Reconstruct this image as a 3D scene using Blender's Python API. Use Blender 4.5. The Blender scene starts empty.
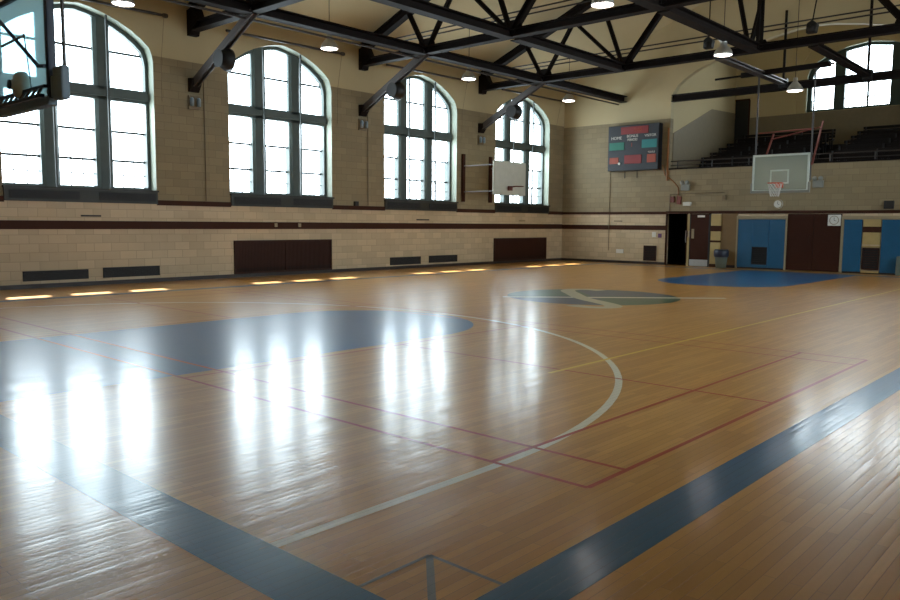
import bpy, bmesh, math, random
from mathutils import Vector, Matrix
random.seed(7)
S = bpy.context.scene
C = S.collection
PI = math.pi
# ------------------------------------------------------------------ place (metres)
XL, XR, YF, YN = -19.05, 1.15, 28.3, -2.5       # left wall, right wall, far wall, near wall
XC = -9.0                                       # ridge of the roof
Z_EAVE, SLOPE = 7.35, 0.40
def z_ceiling(x): return Z_EAVE + SLOPE * (10.05 - abs(x - XC))
CX = -9.13                                      # long axis of the court

# ------------------------------------------------------------------ mesh builder
class MB:
    def __init__(s): s.v = []; s.f = []; s.m = []
    def add(s, vs, fs, mi=0):
        n = len(s.v); s.v += [tuple(v) for v in vs]
        for f in fs: s.f.append(tuple(i + n for i in f)); s.m.append(mi)
        return s
    def box(s, x0, x1, y0, y1, z0, z1, mi=0):
        vs = [(x, y, z) for z in (z0, z1) for y in (y0, y1) for x in (x0, x1)]
        return s.add(vs, [(0, 2, 3, 1), (4, 5, 7, 6), (0, 1, 5, 4), (2, 6, 7, 3), (0, 4, 6, 2), (1, 3, 7, 5)], mi)
    def bar(s, p, q, w, h, up=(0, 0, 1), mi=0):
        p, q = Vector(p), Vector(q); d = (q - p).normalized(); up = Vector(up)
        if abs(d.dot(up)) > .98: up = Vector((0, 1, 0))
        a = d.cross(up).normalized() * (w / 2); b = a.cross(d).normalized() * (h / 2)
        vs = [c + sa * a + sb * b for c in (p, q) for sa, sb in ((-1, -1), (1, -1), (1, 1), (-1, 1))]
        return s.add(vs, [(3, 2, 1, 0), (4, 5, 6, 7), (0, 1, 5, 4), (1, 2, 6, 5), (2, 3, 7, 6), (3, 0, 4, 7)], mi)
    def channel(s, p, q, w, h, t=.02, up=(0, 0, 1), mi=0):
        """I section: two flanges and a web"""
        p, q = Vector(p), Vector(q); d = (q - p).normalized(); u = Vector(up)
        if abs(d.dot(u)) > .98: u = Vector((0, 1, 0))
        a = d.cross(u).normalized(); b = a.cross(d).normalized()
        s.bar(p + b * (h / 2 - t / 2), q + b * (h / 2 - t / 2), w, t, up, mi)
        s.bar(p - b * (h / 2 - t / 2), q - b * (h / 2 - t / 2), w, t, up, mi)
        return s.bar(p, q, t, h - 2 * t, up, mi)
    def angles(s, p, q, w, h, gap=.05, up=(0, 0, 1), mi=0):
        """two rolled angles back to back"""
        p, q = Vector(p), Vector(q); d = (q - p).normalized(); u = Vector(up)
        if abs(d.dot(u)) > .98: u = Vector((0, 1, 0))
        a = d.cross(u).normalized(); b = a.cross(d).normalized()
        for k in (-1, 1):
            s.bar(p + a * k * gap / 2, q + a * k * gap / 2, .018, h, up, mi)
            o = a * k * (gap / 2 + w / 4) - b * (h / 2 - .01)
            s.bar(p + o, q + o, w / 2, .02, up, mi)
        return s
    def tube(s, pts, r, n=10, mi=0, closed=False):
        pts = [Vector(p) for p in pts]; N = len(pts); rings = []; prev = None
        for i, p in enumerate(pts):
            if closed: d = pts[(i + 1) % N] - pts[i - 1]
            else: d = pts[min(i + 1, N - 1)] - pts[max(i - 1, 0)]
            d.normalize()
            if prev is None:
                up = Vector((0, 0, 1)) if abs(d.z) < .9 else Vector((1, 0, 0))
                a = d.cross(up).normalized()
            else: a = (prev - d * prev.dot(d)).normalized()
            prev = a; b = a.cross(d)
            rings.append([p + (a * math.cos(t) + b * math.sin(t)) * r for t in [2 * PI * k / n for k in range(n)]])
        vs = [v for R in rings for v in R]; fs = []
        for i in range(N if closed else N - 1):
            j = (i + 1) % N
            for k in range(n): fs.append((i * n + k, i * n + (k + 1) % n, j * n + (k + 1) % n, j * n + k))
        if not closed: fs += [tuple(range(n))[::-1], tuple((N - 1) * n + k for k in range(n))]
        return s.add(vs, fs, mi)
    def lathe(s, prof, c=(0, 0, 0), n=24, mi=0, axis='z'):
        vs = []; fs = []; m = len(prof)
        for k in range(n):
            t = 2 * PI * k / n
            for r, z in prof:
                p = (r * math.cos(t), r * math.sin(t), z)
                if axis == 'x': p = (p[2], p[0], p[1])
                if axis == 'y': p = (p[0], p[2], p[1])
                vs.append((p[0] + c[0], p[1] + c[1], p[2] + c[2]))
        for k in range(n):
            j = (k + 1) % n
            for i in range(m - 1): fs.append((k * m + i, j * m + i, j * m + i + 1, k * m + i + 1))
        return s.add(vs, fs, mi)
    def prism(s, poly, axis, a, b, mi=0):
        """poly: 2-D outline, extruded from a to b along axis ('x': poly is (y,z); 'y': (x,z); 'z': (x,y))"""
        n = len(poly)
        def P(u, v, w): return {'x': (w, u, v), 'y': (u, w, v), 'z': (u, v, w)}[axis]
        vs = [P(u, v, a) for u, v in poly] + [P(u, v, b) for u, v in poly]
        fs = [tuple(range(n))[::-1], tuple(range(n, 2 * n))] + [(i, (i + 1) % n, n + (i + 1) % n, n + i) for i in range(n)]
        return s.add(vs, fs, mi)
    def build(s, name, mats, parent=None, bevel=0, smooth=False, org=None):
        me = bpy.data.meshes.new(name)
        off = Vector((0, 0, 0))
        if parent is not None: off = world_loc(parent)
        elif org is not None: off = Vector(org)
        me.from_pydata([Vector(v) - off for v in s.v], [], s.f); me.update()
        if not isinstance(mats, (list, tuple)): mats = [mats]
        for m in mats: me.materials.append(m)
        for p, mi in zip(me.polygons, s.m): p.material_index = mi; p.use_smooth = smooth
        bm = bmesh.new(); bm.from_mesh(me); bmesh.ops.recalc_face_normals(bm, faces=bm.faces); bm.to_mesh(me); bm.free()
        o = bpy.data.objects.new(name, me); C.objects.link(o)
        if parent is not None: o.parent = parent
        elif org is not None: o.location = off
        if bevel:
            b = o.modifiers.new('bevel', 'BEVEL'); b.width = bevel; b.segments = 2; b.limit_method = 'ANGLE'
        return o
def world_loc(o):
    v = Vector((0, 0, 0))
    while o is not None: v += Vector(o.location); o = o.parent
    return v
def thing(name, label, cat, loc=(0, 0, 0), group=None):
    o = bpy.data.objects.new(name, None); o.empty_display_size = .2; C.objects.link(o)
    o.location = loc; o['label'] = label; o['category'] = cat
    if group: o['group'] = group
    return o
def tag(o, label, cat, group=None):
    o['label'] = label; o['category'] = cat
    if group: o['group'] = group
    return o
def struct(o): o['kind'] = 'structure'; return o
def copy_tree(o, parent=None):
    c = o.copy(); C.objects.link(c)
    if parent is not None: c.parent = parent
    for ch in list(o.children): copy_tree(ch, c)
    return c

# ------------------------------------------------------------------ materials
def srgb(r, g, b):
    f = lambda c: (c / 255 / 12.92) if c / 255 <= .04045 else ((c / 255 + .055) / 1.055) ** 2.4
    return (f(r), f(g), f(b), 1)
class NT:
    def __init__(s, name):
        s.mat = bpy.data.materials.new(name); s.mat.use_nodes = True; s.t = s.mat.node_tree; s.t.nodes.clear()
        s.out = s.n('ShaderNodeOutputMaterial')
    def n(s, kind, **kw):
        x = s.t.nodes.new(kind)
        for k, v in kw.items(): setattr(x, k, v)
        return x
    def l(s, a, b): s.t.links.new(a, b)
    def math(s, op, a, b=None, c=None):
        x = s.n('ShaderNodeMath', operation=op)
        for i, v in enumerate((a, b, c)):
            if v is None: continue
            if hasattr(v, 'type') or hasattr(v, 'links'): s.l(v, x.inputs[i])
            else: x.inputs[i].default_value = v
        return x.outputs[0]
    def mix(s, f, a, b, blend='MIX'):
        x = s.n('ShaderNodeMix', data_type='RGBA', blend_type=blend)
        for sock, v in ((x.inputs[0], f), (x.inputs[6], a), (x.inputs[7], b)):
            if hasattr(v, 'links'): s.l(v, sock)
            else: sock.default_value = v
        return x.outputs[2]
    def noise(s, vec, scale, detail=3, rough=.55):
        x = s.n('ShaderNodeTexNoise'); x.inputs['Scale'].default_value = scale
        x.inputs['Detail'].default_value = detail; x.inputs['Roughness'].default_value = rough
        if vec is not None: s.l(vec, x.inputs['Vector'])
        return x.outputs['Fac']
    def ramp(s, f, stops):
        x = s.n('ShaderNodeValToRGB'); s.l(f, x.inputs[0]); e = x.color_ramp.elements
        while len(e) < len(stops): e.new(.5)
        for el, (p, c) in zip(e, stops): el.position = p; el.color = c if len(c) == 4 else (*c, 1)
        return x.outputs[0]
def simple(name, col, rough=.6, metal=0, spec=.5, var=.12, scale=6, bump=0):
    n = NT(name); b = n.n('ShaderNodeBsdfPrincipled'); n.l(b.outputs[0], n.out.inputs[0])
    g = n.n('ShaderNodeNewGeometry')
    f = n.noise(g.outputs['Position'], scale)
    dark = tuple(c * (1 - var) for c in col[:3]) + (1,); light = tuple(min(1, c * (1 + var)) for c in col[:3]) + (1,)
    n.l(n.mix(f, dark, light), b.inputs['Base Color'])
    b.inputs['Roughness'].default_value = rough; b.inputs['Metallic'].default_value = metal
    b.inputs['Specular IOR Level'].default_value = spec
    if bump:
        bp = n.n('ShaderNodeBump'); bp.inputs['Strength'].default_value = bump; bp.inputs['Distance'].default_value = .01
        n.l(n.noise(g.outputs['Position'], scale * 8), bp.inputs['Height']); n.l(bp.outputs[0], b.inputs['Normal'])
    return n.mat
def emit(name, col, strength, base=None):
    n = NT(name); e = n.n('ShaderNodeEmission'); e.inputs[0].default_value = col; e.inputs[1].default_value = strength
    n.l(e.outputs[0], n.out.inputs[0]); return n.mat
def glass(name, tint, gloss=.08, haze=None, haze_f=.1, back=False):
    n = NT(name); t = n.n('ShaderNodeBsdfTransparent'); t.inputs[0].default_value = tint
    g = n.n('ShaderNodeBsdfGlossy'); g.inputs['Roughness'].default_value = .03
    m = n.n('ShaderNodeMixShader'); m.inputs[0].default_value = gloss
    n.l(t.outputs[0], m.inputs[1]); n.l(g.outputs[0], m.inputs[2]); out = m.outputs[0]
    if haze:
        d = n.n('ShaderNodeBsdfTranslucent' if back else 'ShaderNodeBsdfDiffuse'); d.inputs[0].default_value = haze
        m2 = n.n('ShaderNodeMixShader'); m2.inputs[0].default_value = haze_f
        n.l(out, m2.inputs[1]); n.l(d.outputs[0], m2.inputs[2]); out = m2.outputs[0]
    n.l(out, n.out.inputs[0]); return n.mat

def wall_material(name, axis, upper, lower, cream, z_low=2.02, z_cream=5.72, side=False):
    """glazed tan block below the belt, darker brick above it, cream plaster at the top. axis: horizontal axis of the wall"""
    n = NT(name); b = n.n('ShaderNodeBsdfPrincipled'); n.l(b.outputs[0], n.out.inputs[0])
    g = n.n('ShaderNodeNewGeometry'); sp = n.n('ShaderNodeSeparateXYZ'); n.l(g.outputs['Position'], sp.inputs[0])
    cb = n.n('ShaderNodeCombineXYZ'); n.l(sp.outputs[axis], cb.inputs[0]); n.l(sp.outputs[2], cb.inputs[1])
    def brick(w, h, mort, c):
        x = n.n('ShaderNodeTexBrick'); n.l(cb.outputs[0], x.inputs['Vector'])
        x.inputs['Scale'].default_value = 1; x.inputs['Brick Width'].default_value = w; x.inputs['Row Height'].default_value = h
        x.inputs['Mortar Size'].default_value = mort; x.inputs['Mortar Smooth'].default_value = .3
        x.inputs['Color1'].default_value = (*[k * 1.10 for k in c], 1); x.inputs['Color2'].default_value = (*[k * .9 for k in c], 1)
        x.inputs['Mortar'].default_value = (*[k * .72 for k in c], 1)
        return x
    lo = brick(.42, .205, .007, lower); up = brick(.42, .205, .006, upper)
    big = n.noise(g.outputs['Position'], .55, 5)
    isup = n.math('GREATER_THAN', sp.outputs[2], z_low); iscream = n.math('GREATER_THAN', sp.outputs[2], z_cream)
    c = n.mix(isup, lo.outputs['Color'], up.outputs['Color'])
    c = n.mix(n.math('MULTIPLY', n.math('SUBTRACT', big, .35), .6), c, (*[k * .6 for k in upper], 1))
    cr = n.mix(n.noise(g.outputs['Position'], .8, 4), (*[k * .88 for k in cream], 1), (*cream, 1))
    n.l(n.mix(iscream, c, cr), b.inputs['Base Color'])
    n.l(n.math('ADD', n.math('MULTIPLY', isup, .25), .42), b.inputs['Roughness'])
    b.inputs['Specular IOR Level'].default_value = .35
    hgt = n.math('ADD', n.math('MULTIPLY', n.math('SUBTRACT', 1, isup), n.math('SUBTRACT', 1, lo.outputs['Fac'])), n.math('MULTIPLY', isup, n.math('SUBTRACT', 1, up.outputs['Fac'])))
    hgt = n.math('MULTIPLY', hgt, n.math('SUBTRACT', 1, iscream))
    bp = n.n('ShaderNodeBump'); bp.inputs['Strength'].default_value = .4; bp.inputs['Distance'].default_value = .006
    n.l(hgt, bp.inputs['Height']); n.l(bp.outputs[0], b.inputs['Normal'])
    return n.mat

def floor_material(name, paint=None, strength=.93):
    """varnished maple strip boards running along Y; paint = colour of a painted marking under the same varnish"""
    n = NT(name); b = n.n('ShaderNodeBsdfPrincipled'); n.l(b.outputs[0], n.out.inputs[0])
    g = n.n('ShaderNodeNewGeometry'); sp = n.n('ShaderNodeSeparateXYZ'); n.l(g.outputs['Position'], sp.inputs[0])
    cb = n.n('ShaderNodeCombineXYZ'); n.l(sp.outputs[1], cb.inputs[0]); n.l(sp.outputs[0], cb.inputs[1])
    x = n.n('ShaderNodeTexBrick'); n.l(cb.outputs[0], x.inputs['Vector']); x.offset = .37; x.offset_frequency = 2
    x.inputs['Scale'].default_value = 1; x.inputs['Brick Width'].default_value = 1.15; x.inputs['Row Height'].default_value = .057
    x.inputs['Mortar Size'].default_value = .0016; x.inputs['Mortar Smooth'].default_value = .2
    x.inputs['Color1'].default_value = (.74, .365, .085, 1); x.inputs['Color2'].default_value = (.53, .245, .048, 1); x.inputs['Mortar'].default_value = (.22, .10, .035, 1)
    # grain, long in Y
    gm = n.n('ShaderNodeMapping'); n.l(g.outputs['Position'], gm.inputs[0]); gm.inputs['Scale'].default_value = (26, 2.2, 1)
    grain = n.noise(gm.outputs[0], 1.6, 5, .65)
    c = n.mix(n.math('MULTIPLY', grain, .55), x.outputs['Color'], (.36, .16, .036, 1))
    patch = n.noise(g.outputs['Position'], .9, 5, .6)
    c = n.mix(n.math('MULTIPLY', patch, .5), c, (.38, .20, .05, 1))
    if paint:
        wear = n.math('MULTIPLY', n.math('SUBTRACT', 1, n.math('MULTIPLY', n.math('GREATER_THAN', grain, .70), .3)), strength)
        pc = n.mix(x.outputs['Fac'], paint, tuple(k * .5 for k in paint[:3]) + (1,))
        pc = n.mix(n.math('MULTIPLY', patch, .4), pc, tuple(k * .7 for k in paint[:3]) + (1,))
        c = n.mix(wear, c, pc)
    n.l(c, b.inputs['Base Color'])
    rn = n.noise(g.outputs['Position'], 2.3, 6, .7)
    b.inputs['Roughness'].default_value = .34; b.inputs['Specular IOR Level'].default_value = .20
    b.inputs['Coat Weight'].default_value = .50; b.inputs['Coat IOR'].default_value = 1.5
    n.l(n.math('ADD', n.math('MULTIPLY', rn, .12), .10), b.inputs['Coat Roughness'])
    # cupped boards and board-to-board tilt
    row = n.math('FRACT', n.math('DIVIDE', sp.outputs[0], .057)); cup = n.math('POWER', n.math('ABSOLUTE', n.math('SUBTRACT', row, .5)), 2)
    gap = n.math('SUBTRACT', 1, x.outputs['Fac'])
    wm = n.n('ShaderNodeMapping'); n.l(g.outputs['Position'], wm.inputs[0]); wm.inputs['Scale'].default_value = (17, .4, 1)
    wav = n.noise(wm.outputs[0], 1.0, 2)
    wn = n.n('ShaderNodeTexWhiteNoise', noise_dimensions='2D'); cw = n.n('ShaderNodeCombineXYZ')
    n.l(n.math('FLOOR', n.math('DIVIDE', sp.outputs[0], .057)), cw.inputs[0]); n.l(n.math('FLOOR', n.math('DIVIDE', sp.outputs[1], 1.15)), cw.inputs[1]); n.l(cw.outputs[0], wn.inputs['Vector'])
    tilt = n.math('MULTIPLY', row, n.math('SUBTRACT', wn.outputs['Value'], .5))
    cup = n.math('ADD', cup, n.math('MULTIPLY', tilt, 1.3))
    h = n.math('ADD', n.math('ADD', n.math('MULTIPLY', cup, -.9), n.math('MULTIPLY', gap, .8)), n.math('MULTIPLY', wav, .8))
    bp = n.n('ShaderNodeBump'); bp.inputs['Strength'].default_value = .6; bp.inputs['Distance'].default_value = .0018
    n.l(h, bp.inputs['Height']); n.l(bp.outputs[0], b.inputs['Normal']); n.l(bp.outputs[0], b.inputs['Coat Normal'])
    return n.mat

UP, LO, CR = (.27, .21, .12), (.56, .44, .285), (.53, .43, .25)
M = {}
M['wall_y'] = wall_material('brick_left', 1, UP, LO, CR)
M['wall_x'] = wall_material('brick_far', 0, UP, LO, CR, z_cream=5.66)
M['ceiling'] = simple('cream_plaster', (*CR, 1), .9, var=.06, scale=.7)
M['belt'] = simple('dark_brown_tile', srgb(60, 32, 20), .6, spec=.15)
M['base'] = simple('dark_baseboard', srgb(42, 30, 26), .5)
M['steel'] = simple('dark_brown_steel', srgb(27, 19, 16), .7, .0, .15, .2, 4)
M['brace'] = simple('grey_painted_steel', srgb(78, 72, 70), .38, .2, .5, .15, 4)
M['pipe'] = simple('dark_pipe', srgb(48, 40, 36), .45)
M['frame'] = simple('grey_green_window_frame', srgb(74, 84, 80), .5, var=.15)
M['reveal'] = simple('pale_reveal', srgb(140, 146, 130), .6, var=.08)
M['frame_dark'] = simple('dark_green_window_frame', srgb(44, 62, 56), .5)
M['sillpanel'] = simple('dark_green_sill_panel', srgb(42, 40, 32), .5)
M['pane'] = emit('daylit_translucent_pane', (.76, .92, 1.0, 1), 12.5)
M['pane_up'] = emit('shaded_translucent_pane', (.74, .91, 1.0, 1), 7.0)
M['pane_back'] = emit('daylit_balcony_pane', (.80, .93, 1.0, 1), 9.5)
M['clear'] = glass('clear_window_glass', (.95, .98, 1, 1), .05)
M['lead'] = simple('lead_glazing_bar', srgb(60, 66, 64), .5)
M['grille'] = simple('brown_grille', srgb(54, 27, 16), .6, spec=.25, var=.15)
M['grille_in'] = simple('dark_void', srgb(16, 12, 11), .8)
M['blackvent'] = simple('black_vent', srgb(24, 20, 19), .6)
M['door'] = simple('dark_brown_door', srgb(56, 27, 14), .6, spec=.15)
M['black'] = simple('black_paint', srgb(20, 18, 18), .5)
M['white'] = simple('white_paint', srgb(214, 212, 204), .5)
M['steelplate'] = simple('brushed_steel_plate', srgb(176, 178, 178), .4, .3)
M['beige'] = simple('beige_trim', srgb(150, 134, 104), .55)
M['blue'] = simple('blue_vinyl', srgb(14, 80, 116), .42, var=.1)
M['yellowblock'] = simple('yellow_glazed_block', srgb(176, 152, 98), .45)
M['orange'] = simple('orange_rim', srgb(214, 78, 34), .45)
M['red'] = simple('red_brown_steel', srgb(112, 54, 44), .5)
M['net'] = simple('white_net', srgb(205, 202, 196), .8)
M['fitting'] = simple('grey_fitting', srgb(132, 132, 124), .5)
M['bframe'] = simple('white_board_frame', srgb(196, 204, 196), .45)
M['bpad'] = simple('grey_blue_padding', srgb(128, 146, 160), .55)
M['bdark'] = simple('dark_blue_board_edge', srgb(24, 34, 58), .45)
M['bglass'] = glass('blue_tinted_backboard_glass', (.72, .93, 1.0, 1), .10, (.75, .97, 1, 1), .42, True)
M['fglass'] = glass('grey_backboard_glass', (.80, .86, .80, 1), .06, (.62, .66, .58, 1), .38)
M['whiteboard'] = simple('grey_white_board', srgb(196, 194, 180), .5)
M['lampshade'] = simple('aluminium_lamp_housing', srgb(170, 166, 158), .35, .5)
M['lamp'] = emit('lit_lamp_lens', (1, .90, .86, 1), 14)
M['wood_dark'] = simple('dark_bench_wood', srgb(22, 14, 11), .75, spec=.2)
M['carpet'] = simple('dark_step', srgb(26, 20, 16), .8)
M['bin_grey'] = simple('grey_green_bin', srgb(96, 108, 100), .55)
M['bin_lid'] = simple('dark_blue_bin_liner', srgb(34, 40, 58), .4)
M['score'] = simple('black_scoreboard', srgb(24, 27, 34), .5)
M['s_red'] = simple('dark_red_display', srgb(124, 18, 16), .5)
M['s_green'] = simple('green_team_plate', srgb(14, 104, 84), .5)
M['s_teal'] = simple('teal_team_plate', srgb(20, 114, 114), .5)
M['s_orange'] = simple('orange_display', srgb(150, 58, 28), .5)
M['s_white'] = simple('white_lettering', srgb(205, 200, 190), .5)
M['conduit'] = simple('tan_conduit', srgb(116, 100, 76), .5)
M['orangewire'] = simple('orange_brown_conduit', srgb(150, 96, 50), .5)

# ------------------------------------------------------------------ floor with its painted markings (one mesh)
WOOD = floor_material('maple_floor')
BLUE = floor_material('blue_floor_paint', (.002, .095, .20, 1), .98)
KEYB = floor_material('blue_key_paint', (.004, .13, .33, 1), .97)
WHITE = floor_material('white_line_paint', (.80, .76, .62, 1), .95)
RED = floor_material('red_line_paint', (.40, .022, .006, 1), .95)
YEL = floor_material('yellow_line_paint', (.85, .60, .09, 1), .8)
PALE = floor_material('pale_blue_line_paint', (.10, .15, .17, 1), .8)
GREEN = floor_material('green_logo_paint', (.02, .10, .06, 1), .95)
NAVY = floor_material('navy_logo_paint', (.02, .06, .12, 1), .95)
CREAM = floor_material('cream_logo_paint', (.55, .52, .36, 1), .92)
fl = MB(); fm = [WOOD, BLUE, KEYB, WHITE, RED, YEL, PALE, GREEN, NAVY, CREAM]
fl.add([(XL - .5, YN - .5, 0), (XR + .5, YN - .5, 0), (XR + .5, YF + .6, 0), (XL - .5, YF + .6, 0)], [(0, 1, 2, 3)], 0)
def poly(pts, z, mi): fl.add([(x, y, z) for x, y in pts], [tuple(range(len(pts)))], mi)
def rect(x0, x1, y0, y1, z, mi): poly([(x0, y0), (x1, y0), (x1, y1), (x0, y1)], z, mi)
def strip(pts, w, z, mi):
    L = []; R = []
    for i, (x, y) in enumerate(pts):
        a = pts[max(i - 1, 0)]; b = pts[min(i + 1, len(pts) - 1)]
        dx, dy = b[0] - a[0], b[1] - a[1]; l = math.hypot(dx, dy); nx, ny = -dy / l * w / 2, dx / l * w / 2
        L.append((x + nx, y + ny)); R.append((x - nx, y - ny))
    for i in range(len(pts) - 1): poly([L[i], R[i], R[i + 1], L[i + 1]], z, mi)
SX0, SX1, BY0, BY1 = -16.26, -2.00, 2.13, 27.0        # inside edges of the blue border
# keys: a lane and a half round end
for base, sg in ((BY0, 1), (BY1, -1)):
    y1 = base + sg * 5.8
    kx = CX if sg > 0 else CX + .35
    pts = [(kx + 1.83, base), (kx + 1.83, y1)] + [(kx + 1.83 * math.cos(t), y1 + sg * 1.83 * math.sin(t)) for t in [PI * k / 32 for k in range(1, 32)]] + [(kx - 1.83, y1), (kx - 1.83, base)]
    poly(pts, .0004, 2)
    yc = base + sg * 1.68; r3 = 6.06
    arc = [(CX + r3, base)] + [(CX + r3 * math.cos(t), yc + sg * r3 * math.sin(t)) for t in [PI * k / 72 for k in range(73)]] + [(CX - r3, base)]
    if sg > 0: strip(arc, .072, .0014, 3)
# blue border
B = .29
rect(SX1, SX1 + B, BY0 - .32, BY1 + .32, .0008, 1); rect(SX0 - B, SX0, BY0 - .32, BY1 + .32, .0008, 1)
rect(SX0, SX1, BY0 - .32, BY0, .0008, 1); rect(SX0, SX1, BY1, BY1 + .32, .0008, 1)
# badminton court lying across, red
def bad(y0):
    x0, x1 = -15.8, -2.40; y1 = y0 + 6.1; z = .0018; w = .038
    for x in (x0, x1): strip([(x, y0), (x, y1)], w, z, 4)
    for y in (y0, y1): strip([(x0, y), (x1, y)], w, z, 4)
    for y in (y0 + .46, y1 - .46): strip([(x0, y), (x1, y)], w, z, 4)
    for x in (x0 + .74, x1 - .74): strip([(x, y0), (x, y1)], w, z, 4)
    for x in (-7.12, -11.08): strip([(x, y0), (x, y1)], w, z, 4)
    strip([(x0, y0 + 3.05), (-11.08, y0 + 3.05)], w, z, 4); strip([(-7.12, y0 + 3.05), (x1, y0 + 3.05)], w, z, 4)
bad(3.90)
# volleyball court, yellow
for x in (-4.63,): strip([(x, 6.7), (x, 23.6)], .05, .0022, 5)
# small square with a diagonal in the corner of the border
strip([(-2.44, 2.13), (-2.44, 2.57)], .022, .0012, 6); strip([(-2.44, 2.57), (-2.0, 2.57)], .022, .0012, 6); strip([(-2.44, 2.57), (-2.0, 2.13)], .036, .0012, 6)
# centre circle: four quarters, a pale line across and an S
LX, LY, LR = -9.0, 14.6, 1.85
def quarter(a0, a1, mi): poly([(LX, LY)] + [(LX + LR * math.cos(t), LY + LR * math.sin(t)) for t in [a0 + (a1 - a0) * k / 20 for k in range(21)]], .0006, mi)
q = PI / 4
quarter(q, q + PI / 2, 8); quarter(q + PI / 2, q + PI, 7); quarter(q + PI, q + 1.5 * PI, 8); quarter(q - PI / 2, q, 7)
strip([(-10.3, 13.1), (-6.75, 16.35)], .20, .0010, 3)
spts = [(-8.30, 12.72), (-7.95, 12.62), (-7.62, 12.75), (-7.52, 13.0), (-7.75, 13.32), (-8.2, 13.62), (-8.75, 13.95), (-9.2, 14.35), (-9.65, 14.85), (-10.05, 15.25), (-10.3, 15.6), (-10.28, 15.95), (-10.0, 16.15), (-9.65, 16.05)]
def smooth(p):
    for _ in range(2):
        o = [p[0]]
        for a, b in zip(p, p[1:]): o += [(a[0] * .75 + b[0] * .25, a[1] * .75 + b[1] * .25), (a[0] * .25 + b[0] * .75, a[1] * .25 + b[1] * .75)]
        p = o + [p[-1]]
    return p
strip(smooth(spts), .34, .0015, 9)
struct(fl.build('floor', fm))
S_floor = bpy.data.objects['floor']
for p in S_floor.data.polygons:
    if p.normal.z < 0: p.flip()

# ------------------------------------------------------------------ windows of the left wall
HW = 1.80
HALF = [(1.80, 5.55), (1.77, 5.72), (1.70, 5.90), (1.52, 6.06), (1.25, 6.24), (.95, 6.39), (.60, 6.52), (.28, 6.60), (0, 6.64)]
ARCH = HALF + [(-u, z) for u, z in HALF[-2::-1]]            # right spring -> apex -> left spring
SILL = 2.32
def arch_z(u, k=1.0, dz=0):
    u = abs(u) / k
    for (u1, z1), (u0, z0) in zip(HALF, HALF[1:]):
        if u0 <= u <= u1: return z0 + (z1 - z0) * (u - u0) / (u1 - u0) + dz
    return HALF[0][1] + dz
WINY = [8.03, 13.78, 19.60, 25.44]
def wall_with_windows(name, xs, depth, mat, centres):
    """wall surface at x = xs facing the hall, thickness going away from it; arched openings with reveals"""
    m = MB(); ztop = Z_EAVE
    edges = [YN - .3] + [(a + b) / 2 for a, b in zip(centres, centres[1:])] + [YF + .3]
    for x in (xs, xs + depth):
        for c, y0, y1 in zip(centres, edges, edges[1:]):
            l, r = c - HW, c + HW
            m.add([(x, y0, 0), (x, l, 0), (x, l, ztop), (x, y0, ztop)], [(0, 1, 2, 3)])
            m.add([(x, r, 0), (x, y1, 0), (x, y1, ztop), (x, r, ztop)], [(0, 1, 2, 3)])
            m.add([(x, l, 0), (x, r, 0), (x, r, SILL), (x, l, SILL)], [(0, 1, 2, 3)])
            for (u0, z0), (u1, z1) in zip(ARCH, ARCH[1:]):
                m.add([(x, c + u0, z0), (x, c + u1, z1), (x, c + u1, ztop), (x, c + u0, ztop)], [(0, 1, 2, 3)])
    for c in centres:
        ring = [(c + HW, SILL)] + [(c + u, z) for u, z in ARCH] + [(c - HW, SILL)]
        for a, b in zip(ring, ring[1:] + ring[:1]):
            m.add([(xs, *a), (xs, *b), (xs + depth, *b), (xs + depth, *a)], [(0, 1, 2, 3)], 1)
    m.add([(xs, edges[0], ztop), (xs, edges[-1], ztop), (xs + depth, edges[-1], ztop), (xs + depth, edges[0], ztop)], [(0, 1, 2, 3)])
    return struct(m.build(name, [mat, M['reveal']]))
wall_with_windows('wall_left', XL, -.62, M['wall_y'], WINY)

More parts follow.
